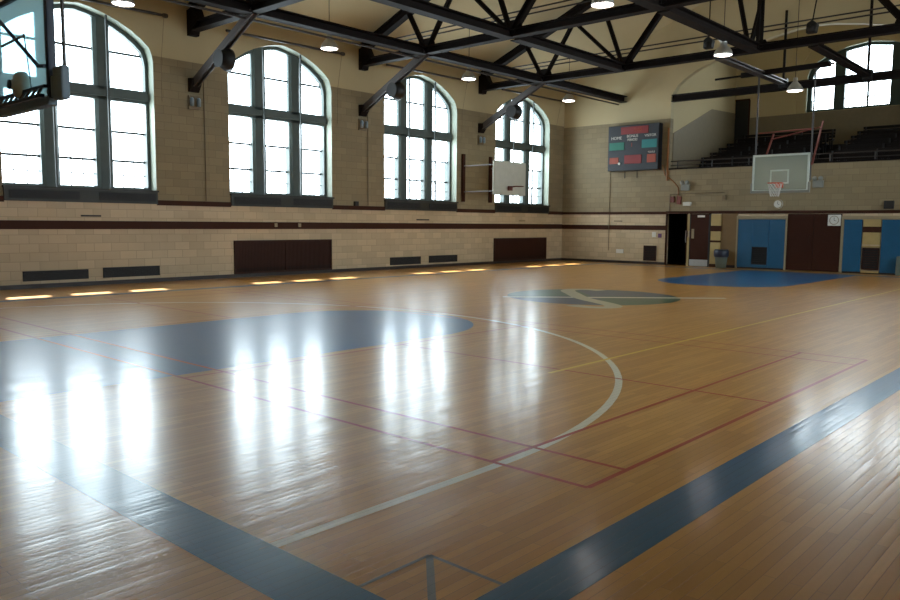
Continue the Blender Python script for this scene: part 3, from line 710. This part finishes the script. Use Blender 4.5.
# ------------------------------------------------------------------ lamps
def make_lamp(x, y, z, drop, label, tall=False):
    t = thing('ceiling_light', label, 'ceiling light', (x, y, z), 'round hall lamps')
    a = MB(); R = .235
    a.lathe([(R, 0), (R + .01, .02), (R - .01, .10), (R - .07, .19), (.10, .26), (.07, .30), (.07, .42), (0, .43)] if not tall else
            [(R, 0), (R + .01, .02), (R - .01, .10), (R - .07, .19), (.10, .24), (.09, .36), (.13, .40), (.14, .54), (.08, .62), (0, .66)], (x, y, z), 28); hs = a.build('housing', M['lampshade'], t, smooth=True)
    a = MB(); a.lathe([(0, -.015), (R * .6, -.012), (R - .01, .012)], (x, y, z), 28); a.build('lens', M['lamp'], hs, smooth=True)
    top = z_ceiling(x); h = .43 if not tall else .66
    a = MB(); a.tube([(x, y, z + h - .02), (x, y, top)], .010, 6); a.build('stem', M['pipe'], t)
    return t
for y_, lab in zip((8.25, 14.05, 19.95, 25.9), ('small round lamp above the leftmost window', 'small round lamp right of the second window', 'small round lamp right of the third window', 'small round lamp nearest the far corner')):
    make_lamp(-17.25, y_, 6.33, 0, 'lit ' + lab)
make_lamp(-8.9, 14.55, 6.13, 0, 'lit round lamp at the top edge in the middle of the ceiling')
make_lamp(-8.9, 20.7, 6.10, 0, 'lit round lamp in a tall pale housing left of the balcony window', True)
make_lamp(-8.85, 26.2, 5.86, 0, 'lit round lamp over the far basket, beside the balcony window')

# ------------------------------------------------------------------ basketball hoops
def net_mesh(c, r, name_parent, axis_drop=.42, n=12, rows_=6):
    m = MB(); cx, cy, cz = c
    def pt(k, j):
        f = j / rows_; rr = r * (1 - .42 * f ** .8) ; ang = 2 * PI * (k + (.5 if j % 2 else 0)) / n
        return (cx + rr * math.cos(ang), cy + rr * math.sin(ang), cz - axis_drop * f)
    for j in range(rows_):
        for k in range(n):
            a = pt(k, j); 
            b = pt(k, j + 1); m.tube([a, b], .006, 4)
            b = pt(k - 1 if j % 2 == 0 else k + 1, j + 1); m.tube([a, b], .006, 4)
    return m.build('net', M['net'], name_parent)
def ring_mesh(c, r, parent, arm):
    m = MB(); m.tube([(c[0] + r * math.cos(t_), c[1] + r * math.sin(t_), c[2]) for t_ in [2 * PI * k / 28 for k in range(28)]], .012, 8, closed=True)
    ax, ay = arm; ox, oy = c[0] + ax * r, c[1] + ay * r; ex, ey = c[0] + ax * (r + .16), c[1] + ay * (r + .16)
    px, py = -ay, ax
    m.bar((ox + px * .06, oy + py * .06, c[2] - .01), (ex + px * .09, ey + py * .09, c[2] - .01), .03, .02); m.bar((ox - px * .06, oy - py * .06, c[2] - .01), (ex - px * .09, ey - py * .09, c[2] - .01), .03, .02)
    m.box(ex - .02 - abs(px) * .10, ex + .02 + abs(px) * .10, ey - .02 - abs(py) * .10, ey + .02 + abs(py) * .10, c[2] - .14, c[2] + .02)
    return m.build('rim', M['orange'], parent)
def frame_rect(m, x0, x1, y0, y1, z0, z1, w):      # rectangle in the XZ plane
    m.box(x0, x1, y0, y1, z0, z0 + w); m.box(x0, x1, y0, y1, z1 - w, z1); m.box(x0, x0 + w, y0, y1, z0 + w, z1 - w); m.box(x1 - w, x1, y0, y1, z0 + w, z1 - w)
# far hoop, facing the camera
t = thing('basketball_hoop', 'glass backboard with white frame and net hanging in front of the balcony', 'basketball hoop', (CX, 26.06, 2.7), 'basketball hoops')
x0, x1, z0, z1, yb = CX - .90, CX + .90, 2.66, 3.88, 26.06
a = MB(); a.box(x0 + .05, x1 - .05, yb - .008, yb + .008, z0 + .05, z1 - .05); bb = a.build('backboard', M['fglass'], t)
a = MB(); frame_rect(a, x0, x1, yb - .03, yb + .03, z0, z1, .065); a.build('board_frame', M['bframe'], t, .006)
a = MB(); frame_rect(a, CX - .32, CX + .28, yb - .013, yb - .009, 2.92, 3.38, .05); a.build('target_square', M['bframe'], bb)
a = MB(); a.box(x0 - .02, x1 + .02, yb - .04, yb + .04, z0 - .03, z0 + .05); a.box(x0 - .04, x0 + .02, yb - .04, yb + .04, z0 - .03, z0 + .3); a.box(x1 - .02, x1 + .04, yb - .04, yb + .04, z0 - .03, z0 + .3); a.build('edge_padding', M['fitting'], t, .01)
rm = ring_mesh((CX, yb - .42, 2.93), .228, t, (0, 1)); net_mesh((CX, yb - .42, 2.92), .222, rm)
for x_, nm in ((-10.0, 'mast'), (-8.24, 'mast')):
    a = MB(); a.tube([(x_, yb + .12, 3.0), (x_, yb + .12, 6.56)], .028); a.build('mast', M['pipe'], t)
a = MB(); a.tube([(-11.5, yb + .12, 6.52), (-7.7, yb + .12, 6.58)], .035); a.bar((-10.6, yb + .12, 6.55), (-7.8, yb + .12, 6.58), .10, .16); a.build('hanging_rail', M['steel'], t)
for xa, za, zb_ in ((-9.72, 3.55, 4.62), (-8.18, 3.5, 4.93)):
    a = MB(); a.bar((xa, yb + .05, za), (xa + .04, yb + .78, zb_), .045, .05); a.build('back_strut', M['red'], t)
a = MB(); a.tube([(-10.0, yb + .3, 4.62), (-8.2, yb + .3, 4.66)], .02); a.build('crossbar', M['red'], t)
a = MB(); a.tube([(-9.69, yb + .6, 4.43), (-8.15, yb + .6, 4.72)], .02); a.build('crossbar', M['red'], t)
# near hoop at the top left corner, seen from behind
yb = 3.3
t = thing('basketball_hoop', 'blue tinted glass backboard seen from behind at the top left corner', 'basketball hoop', (CX, yb, 2.8), 'basketball hoops')
x0, x1, z0, z1 = CX - .95, -8.22, 2.82, 4.0
XE = -8.54
a = MB(); a.box(x0 + .04, XE, yb - .008, yb + .008, z0 + .05, z1 - .04); a.build('backboard', M['bglass'], t)
a = MB(); a.box(XE - .035, XE + .035, yb - .04, yb + .04, z0, z1); a.box(x0, x0 + .05, yb - .04, yb + .04, z0, z1); a.box(x0, XE, yb - .04, yb + .04, z1 - .05, z1); a.build('board_frame', M['bdark'], t, .006)
a = MB(); a.box(XE + .09, x1, yb - .03, yb + .06, z0 - .03, z0 + .30); a.box(XE + .03, XE + .10, yb - .03, yb + .03, z0, z0 + .22); a.build('corner_pad', M['bpad'], t, .02)
a = MB(); a.box(x0, XE + .03, yb - .05, yb + .05, z0 - .07, z0 + .02); a.build('edge_padding', M['bpad'], t, .015)
a = MB(); a.bar((x0, yb - .10, z0 + .02), (XE, yb - .10, z0 + .02), .05, .035); a.bar((x0, yb - .06, z0 + .12), (XE, yb - .06, z0 + .12), .04, .03); a.build('rear_rail', M['bdark'], t)
for k in range(9):
    xx = x0 + .1 + k * .16
    a = MB(); a.bar((xx, yb - .10, z0 + .02), (xx + .08, yb - .06, z0 + .12), .02, .02); a.build('lattice', M['brace'], t)
a = MB(); a.tube([(XE, yb - .06, z0 + .32), (XE - .12, yb - .08, z0 + .33), (-9.95, yb - .08, z0 + 1.10)], .02); a.build('diagonal_brace', M['bdark'], t)
a = MB(); a.tube([(-9.60, yb - .10, z0 + .66), (-8.95, yb - .10, z0 + .68)], .014); a.tube([(-8.95, yb - .10, z0 + .68), (-8.95, yb - .05, z0 + .15)], .006, 6); a.build('cross_piece', M['brace'], t)
a = MB(); a.lathe([(0, -.10), (.05, -.10), (.05, -.06), (.13, -.04), (.15, .0), (.15, .05), (0, .06)], (-9.24, yb - .06, z0 + .20), 20, axis='y'); hb = a.build('mounting_hub', M['bframe'], t, smooth=True)
a = MB(); a.lathe([(0, -.115), (.05, -.115), (.05, -.10)], (-9.24, yb - .06, z0 + .20), 16, axis='y'); a.build('hub_socket', M['black'], hb)
a = MB(); a.tube([(-8.30, yb + .04, z0 + .28), (-8.30, yb + .04, z_ceiling(-8.30))], .018); a.build('mast', M['brace'], t)
# side hoop hinged off the left wall
t = thing('basketball_hoop', 'grey white backboard hinged out from the left wall before the farthest arched window', 'basketball hoop', (XL, 22.6, 2.6), 'basketball hoops')
for y_ in (21.72, 23.3):
    a = MB(); a.box(XL, XL + .09, y_ - .07, y_ + .07, 2.36, 4.10); a.build('wall_upright', M['door'], t, .01)
xb = -17.45
a = MB(); a.box(xb - .02, xb + .02, 21.54, 23.44, 2.60, 3.80); a.build('backboard', M['whiteboard'], t, .01)
for z_ in (2.72, 3.66):
    for y_ in (21.72, 23.2):
        a = MB(); a.tube([(XL + .05, min(y_ + .3, 23.3) if y_ > 23 else y_, z_), (xb - .03, y_, z_)], .022); a.build('swing_arm', M['brace'], t)
    a = MB(); a.tube([(xb - .04, 21.75, z_), (xb - .04, 23.4, z_)], .02); a.build('back_rail', M['brace'], t)
ring_mesh((xb + .42, 22.46, 2.90), .20, t, (-1, 0)).data.materials[0] = M['red']

# ------------------------------------------------------------------ scoreboard
yb = YF - .32
sx0, sx1, sz0, sz1 = -16.68, -14.46, 3.71, 5.50
t = thing('scoreboard', 'black scoreboard with red, green and orange panels high on the far wall', 'scoreboard', (-15.6, yb, sz0))
a = MB(); a.box(sx0, sx1, yb, yb + .32, sz0, sz1); a.build('housing', M['score'], t, .015)
def plate(u0, u1, v0, v1, mat, nm='panel'):         # fractions of the face
    a = MB(); w = sx1 - sx0; h = sz1 - sz0
    a.box(sx0 + u0 * w, sx0 + u1 * w, yb - .02, yb, sz0 + v0 * h, sz0 + v1 * h); return a.build(nm, mat, t, .004)
plate(.26, .80, .80, .96, M['s_red'], 'clock_display')
plate(.03, .33, .46, .63, M['s_green'], 'team_panel'); plate(.68, .97, .48, .66, M['s_teal'], 'team_panel')
plate(.04, .22, .16, .30, M['s_orange'], 'score_display'); plate(.34, .68, .15, .34, M['s_red'], 'centre_display'); plate(.79, .96, .16, .34, M['s_orange'], 'score_display')
def text(body, size, loc, rot, mat, parent, name='lettering', ext=.004):
    cu = bpy.data.curves.new(name, 'FONT'); cu.body = body; cu.size = size; cu.extrude = ext; cu.align_x = 'CENTER'; cu.align_y = 'CENTER'
    o = bpy.data.objects.new('tmp', cu); C.objects.link(o); dg = bpy.context.evaluated_depsgraph_get()
    me = bpy.data.meshes.new_from_object(o.evaluated_get(dg)); bpy.data.objects.remove(o)
    me.materials.clear(); me.materials.append(mat); p = bpy.data.objects.new(name, me); C.objects.link(p)
    p.parent = parent; p.location = Vector(loc) - world_loc(parent); p.rotation_euler = rot; return p
def stext(body, u, v, size, mat=None, dy=.006):
    return text(body, size, (sx0 + u * (sx1 - sx0), yb - dy, sz0 + v * (sz1 - sz0)), (PI / 2, 0, 0), mat or M['s_white'], t)
stext('HOME', .17, .725, .17); stext('BONUS', .49, .755, .15); stext('PERIOD', .49, .675, .13); stext('VISITOR', .84, .745, .14)
stext('1', .48, .56, .22, M['s_orange']); stext('FOULS', .87, .385, .10)
stext('0:00', .60, .88, .20, M['s_orange'], .024)
a = MB(); a.lathe([(0, 0), (.05, 0), (.05, .03)], (sx0 + .24 * (sx1 - sx0), yb - .03, sz0 + .16 * (sz1 - sz0)), 14, axis='y'); a.build('round_marker', M['s_white'], t)
for u in (.28, .52):
    a = MB(); a.tube([(sx0 + u * 2.28, YF - .04, sz0), (sx0 + u * 2.28, YF - .04, sz0 - .28)], .015, 8); a.build('cable', M['blackvent'], t)

# ------------------------------------------------------------------ far wall: doors, pads, boxes
d = bpy.data.objects.new('door_2', None); C.objects.link(d); d.location = (-13.74, YF, 0); struct(d)
a = MB(); a.box(HX0, HX0 + .05, YF - .02, YF + .05, 0, HZ); a.box(HX1 - .05, HX1, YF - .02, YF + .05, 0, HZ); a.build('door_frame', M['door'], d)
a = MB(); a.box(-13.36, -13.32, YF + .06, YF + .95, 0.01, 1.96); dl = a.build('door_leaf', M['door'], d, .01)
a = MB(); a.tube([(-13.40, YF + .2, .9), (-13.42, YF + .15, .9), (-13.42, YF + .15, 1.35), (-13.40, YF + .2, 1.35)], .02); a.build('door_handle', M['steelplate'], dl)
d = bpy.data.objects.new('door_3', None); C.objects.link(d); d.location = (-12.85, YF, 0); struct(d)
a = MB(); a.box(-13.14, -12.42, YF - .07, YF - .01, .02, 1.98); dl = a.build('door_leaf', M['door'], d, .006)
a = MB(); a.box(-13.14, -12.42, YF - .085, YF - .07, .02, .26); a.build('kick_plate', M['steelplate'], dl)
a = MB(); a.box(-13.09, -12.99, YF - .082, YF - .07, 1.06, 1.42); a.tube([(-13.04, YF - .08, 1.12), (-13.04, YF - .13, 1.14), (-13.04, YF - .13, 1.34), (-13.04, YF - .08, 1.36)], .012, 8); a.build('pull_plate', M['beige'], dl)
a = MB(); a.box(-12.42, -12.36, YF - .08, YF, 0, 2.0); a.box(-13.17, -13.14, YF - .08, YF, 0, 2.0); a.build('door_frame', M['black'], d)
struct(small('trim_12', '', '', [(-13.28, -13.17, YF - .05, YF, 1.35, 1.98), (-13.28, -13.17, YF - .04, YF, 0, 1.1)], M['yellowblock'])); bpy.data.objects['trim_12'].pop('label', None); bpy.data.objects['trim_12'].pop('category', None)
small('door_sign', 'small white sign above the dark brown door', 'sign', [(-12.86, -12.58, YF - .1, YF - .07, 1.86, 1.94)], M['white'], .002)
a = MB()
for z_0, z_1 in ((.12, .93), (1.0, 1.34), (1.55, 1.97)): a.box(-12.34, -11.96, YF - .07, YF, z_0, z_1)
struct(a.build('trim_13', M['yellowblock'], bevel=.006))
a = MB()
for z_0, z_1 in ((0, .12), (.93, 1.0), (1.34, 1.55)): a.box(-12.35, -11.95, YF - .08, YF, z_0, z_1)
struct(a.build('trim_14', M['belt']))
a = MB(); a.box(-11.95, -11.36, YF - .02, YF, .1, 2.0); struct(a.build('trim_15', simple('ochre_panel', srgb(120, 92, 52), .5)))
t = thing('trash_can', 'grey trash can with a dark blue liner by the blue wall pads', 'trash can', (-11.77, YF - .36, 0))
a = MB(); a.lathe([(0, 0), (.18, 0), (.235, .50), (.24, .52)], (-11.77, YF - .36, 0), 24); a.build('can', M['bin_grey'], t, smooth=True)
a = MB(); a.lathe([(.24, .40), (.262, .44), (.272, .62), (.24, .68), (.15, .66), (0, .60)], (-11.77, YF - .36, 0), 24); a.build('liner', M['bin_lid'], t, smooth=True)
# pads
def pad(x0_, x1_, z0_, z1_, lab, hole=None, n=3):
    t = thing('wall_pad', lab, 'wall pad', ((x0_ + x1_) / 2, YF - .08, z0_), 'blue wall pads')
    w = (x1_ - x0_) / n
    for k in range(n):
        a_, b_ = x0_ + k * w, x0_ + (k + 1) * w; m_ = MB()
        if hole and a_ < hole[1] and b_ > hole[0]:
            h0, h1 = max(a_, hole[0]), min(b_, hole[1])
            if h0 > a_: m_.box(a_ + .004, h0, YF - .08, YF - .005, z0_, z1_)
            if h1 < b_: m_.box(h1, b_ - .004, YF - .08, YF - .005, z0_, z1_)
            m_.box(h0, h1, YF - .08, YF - .005, hole[3], z1_); m_.box(h0, h1, YF - .08, YF - .005, z0_, hole[2])
        else: m_.box(a_ + .004, b_ - .004, YF - .08, YF - .005, z0_, z1_)
        m_.build('cushion', M['blue'], t, .004 if hole else .012)
pad(-11.30, -9.62, .06, 1.79, 'wide blue wall pad with a black vent in it, left of the brown double door', (-10.78, -10.22, .16, .80))
pad(-7.72, -7.16, .06, 1.79, 'narrow blue wall pad directly right of the brown double door', n=1)
pad(-6.58, -5.98, .06, 1.79, 'narrow blue wall pad at the right edge', n=1)
def vent(x0_, x1_, z0_, z1_, lab, dy=0, mat='blackvent'):
    t = thing('far_vent', lab, 'vent', ((x0_ + x1_) / 2, YF, z0_), 'dark vents on the far wall')
    a = MB(); a.box(x0_, x1_, YF - .03, YF - .004, z0_, z1_); a.build('backing', M['grille_in'], t)
    a = MB()
    n_ = 9
    for k in range(n_): zz = z0_ + (z1_ - z0_) * (k + .5) / n_; a.box(x0_ + .02, x1_ - .02, YF - .045, YF - .03, zz - .012, zz + .008)
    a.build('louvres', M[mat], t)
    a = MB(); frame_rect(a, x0_, x1_, YF - .055, YF - .03, z0_, z1_, .03); a.build('frame', M[mat], t)
vent(-10.78, -10.22, .16, .80, 'black vent set into the wide blue wall pad')
vent(-15.10, -14.56, .14, .74, 'square dark vent low on the block wall left of the dark doorway', mat='grille')
vent(-7.12, -6.62, .14, .86, 'dark brown vent between the two narrow blue pads', mat='grille')
a = MB(); a.box(-7.14, -6.60, YF - .05, YF, .97, 1.37); a.box(-7.14, -6.60, YF - .05, YF, 1.56, 1.80); a.box(-7.14, -6.60, YF - .06, YF, .88, .93); a.box(-7.14, -6.60, YF - .06, YF, .04, .10); struct(a.build('trim_16', M['yellowblock']))
a = MB(); a.box(-7.14, -6.60, YF - .055, YF, 1.37, 1.56); struct(a.build('trim_17', M['belt']))
# brown double door
d = bpy.data.objects.new('door_4', None); C.objects.link(d); d.location = (-8.7, YF, 0); struct(d)
for xa, xb_ in ((-9.56, -8.69), (-8.68, -7.80)):
    a = MB(); a.box(xa, xb_, YF - .06, YF - .01, .02, 1.98); a.build('door_leaf', M['door'], d, .005)
a = MB(); a.tube([(-8.80, YF - .06, 1.0), (-8.80, YF - .10, 1.0), (-8.80, YF - .10, 1.2), (-8.80, YF - .06, 1.2)], .01, 8); a.build('door_handle', M['grille'], d)
# clock box
t = thing('wall_clock', 'square white clock beside the top right corner of the brown double door', 'clock', (-8.02, YF - .08, 1.58))
a = MB(); a.box(-8.22, -7.82, YF - .13, YF - .06, 1.58, 1.95); cs = a.build('case', M['white'], t, .012)
a = MB(); a.lathe([(.13, 0), (.145, -.012), (.15, 0)], (-8.02, YF - .131, 1.765), 24, axis='y'); a.build('dial_ring', M['beige'], cs)
a = MB(); a.bar((-8.02, YF - .14, 1.765), (-8.02, YF - .14, 1.86), .012, .006, (0, 1, 0)); a.bar((-8.02, YF - .14, 1.765), (-7.95, YF - .14, 1.74), .014, .006, (0, 1, 0)); a.build('hands', M['black'], cs)
t = thing('wall_clock', 'round white clock on the wall below the far basket', 'clock', (-9.93, YF, 2.3))
a = MB(); a.lathe([(0, -.06), (.13, -.06), (.155, -.05), (.165, -.02), (.165, 0)], (-9.93, YF, 2.33), 28, axis='y'); cs = a.build('case', M['white'], t, smooth=True)
a = MB(); a.lathe([(.13, -.065), (.15, -.072), (.165, -.055)], (-9.93, YF, 2.33), 28, axis='y'); a.build('rim_ring', M['beige'], cs)
a = MB(); a.bar((-9.93, YF - .068, 2.33), (-9.93, YF - .068, 2.42), .012, .004, (0, 1, 0)); a.bar((-9.93, YF - .068, 2.33), (-9.87, YF - .068, 2.31), .014, .004, (0, 1, 0)); a.build('hands', M['black'], cs)
def emergency(x, z, lab):
    t = thing('emergency_light', lab, 'emergency light', (x, YF, z), 'emergency lights on the far wall')
    a = MB(); a.box(x - .17, x + .17, YF - .09, YF, z - .14, z + .10); cs = a.build('case', M['fitting'], t, .01)
    for s in (-.1, .1):
        a = MB(); a.lathe([(0, -.10), (.07, -.10), (.08, -.06), (.04, 0), (0, 0)], (x + s, YF - .07, z + .16), 16, axis='y'); a.build('lamp_head', M['fitting'], cs, smooth=True)
emergency(-13.42, 3.02, 'grey twin-head emergency light above the dark doorway'); emergency(-8.62, 3.02, 'grey twin-head emergency light right of the far basket')
small('speaker_box', 'small dark square box high above the blue pads at the right edge', 'speaker', [(-6.55, -6.27, YF - .12, YF, 2.14, 2.40)], M['blackvent'], .01)
small('fire_alarm', 'small red alarm box above the dark doorway, left one', 'alarm', [(-14.02, -13.86, YF - .07, YF, 2.44, 2.66)], M['red'], .008, 'red alarm boxes above the doorway')
small('fire_alarm', 'small red alarm box above the dark doorway, right one', 'alarm', [(-13.74, -13.58, YF - .07, YF, 2.36, 2.66)], M['red'], .008, 'red alarm boxes above the doorway')
small('light_switch', 'white switch plate on the block wall left of the doorway', 'switch', [(-14.76, -14.60, YF - .03, YF, 1.08, 1.28)], M['white'])
small('call_plate', 'small purple plate beside the white switch left of the doorway', 'plate', [(-14.50, -14.36, YF - .03, YF, 1.06, 1.22)], simple('purple_plate', srgb(96, 60, 100), .5))
small('exit_box', 'small white box on the belt above the dark brown door', 'sign', [(-13.48, -13.18, YF - .10, YF, 2.30, 2.44)], M['white'])
small('wall_outlet', 'white double outlet low on the far wall under the scoreboard', 'outlet', [(-16.35, -16.02, YF - .03, YF, .40, .56)], M['white'])
small('slot_vent', 'thin dark slot between the bands under the scoreboard', 'vent', [(-16.5, -16.12, YF - .012, YF, 1.69, 1.72)], M['blackvent'], 0)
a = MB(); a.tube([(-14.05, YF - .02, 2.1), (-14.05, YF - .02, 2.74), (-13.6, YF - .02, 2.76), (-11.9, YF - .02, 2.78)], .014, 6); tag(a.build('wall_conduit', M['conduit'], org=(-14.05, YF, 2.1)), 'thin conduit rising from the doorway and turning right along the far wall', 'conduit')
a = MB(); a.tube([(-14.42, YF - .02, 3.9), (-14.3, YF - .02, 3.5), (-13.95, YF - .02, 3.25), (-13.72, YF - .02, 3.0), (-13.72, YF - .02, 2.66)], .018, 6); tag(a.build('wall_conduit', M['orangewire'], org=(-14.4, YF, 2.6)), 'orange brown cable curving down from the scoreboard to the alarm boxes', 'cable')
a = MB(); a.tube([(-16.72, YF - .02, .5), (-16.72, YF - .02, 3.70)], .012, 6); tag(a.build('wall_conduit', M['conduit'], org=(-16.7, YF, .5)), 'thin vertical conduit on the far wall dropping from the scoreboard', 'conduit')
a = MB(); a.tube([(-14.2, YF - .03, 3.3), (-14.2, YF - .03, 5.3)], .035, 8); a.tube([(-14.2, YF - .03, 3.3), (-14.2, YF - .03, 3.28)], .045, 8); tag(a.build('drain_pipe', M['orangewire'], org=(-14.2, YF, 3.3)), 'brown pipe on the far wall right of the scoreboard', 'pipe')
small('conduit_strap', 'small dark fitting on the far wall between the far basket and the doorway', 'electrical box', [(-11.95, -11.83, YF - .05, YF, 2.52, 2.68)], M['conduit'])
small('pale_stand', 'pale rounded stand at the right edge beside the blue pad', 'stand', [(-6.06, -5.86, YF - .30, YF - .12, 0, .62)], M['bin_grey'], .03)

# ------------------------------------------------------------------ light
sun = bpy.data.lights.new('sun', 'SUN'); sun.energy = 26; sun.angle = math.radians(2.0); sun.color = (1, .97, .95)
so = bpy.data.objects.new('sun', sun); C.objects.link(so)
so.rotation_euler = Vector((1, -.33, -1.34)).to_track_quat('-Z', 'Y').to_euler()
W = bpy.data.worlds.new('sky'); S.world = W; W.use_nodes = True
nt = W.node_tree; nt.nodes.clear(); o_ = nt.nodes.new('ShaderNodeOutputWorld'); bg = nt.nodes.new('ShaderNodeBackground')
bg.inputs[0].default_value = (.86, .95, 1, 1); bg.inputs[1].default_value = 10.0; nt.links.new(bg.outputs[0], o_.inputs[0])

# ------------------------------------------------------------------ camera
cam = bpy.data.cameras.new('camera'); co = bpy.data.objects.new('camera', cam); C.objects.link(co); S.camera = co
yaw, pitch, roll, f_px = -0.73459211, -0.09884794, 0.00761132, 775.06678
cy_, sy_, cp_, sp_ = math.cos(yaw), math.sin(yaw), math.cos(pitch), math.sin(pitch)
fwd = Vector((sy_ * cp_, cy_ * cp_, sp_)); rt = Vector((cy_, -sy_, 0)); up_ = rt.cross(fwd)
r2 = math.cos(roll) * rt + math.sin(roll) * up_; u2 = -math.sin(roll) * rt + math.cos(roll) * up_
co.matrix_world = Matrix(((r2.x, u2.x, -fwd.x, 0), (r2.y, u2.y, -fwd.y, 0), (r2.z, u2.z, -fwd.z, 1.57), (0, 0, 0, 1)))
cam.sensor_width = 36; cam.lens = f_px / 900 * 36; cam.clip_start = .05; cam.clip_end = 200

S.view_settings.view_transform = 'Standard'; S.view_settings.look = 'None'; S.view_settings.gamma = 1; S.view_settings.use_curve_mapping = False
S.view_settings.exposure = 0.55
S.cycles.use_denoising = True
S.cycles.max_bounces = 8; S.cycles.diffuse_bounces = 5; S.cycles.transparent_max_bounces = 12
S.cycles.sample_clamp_indirect = 6
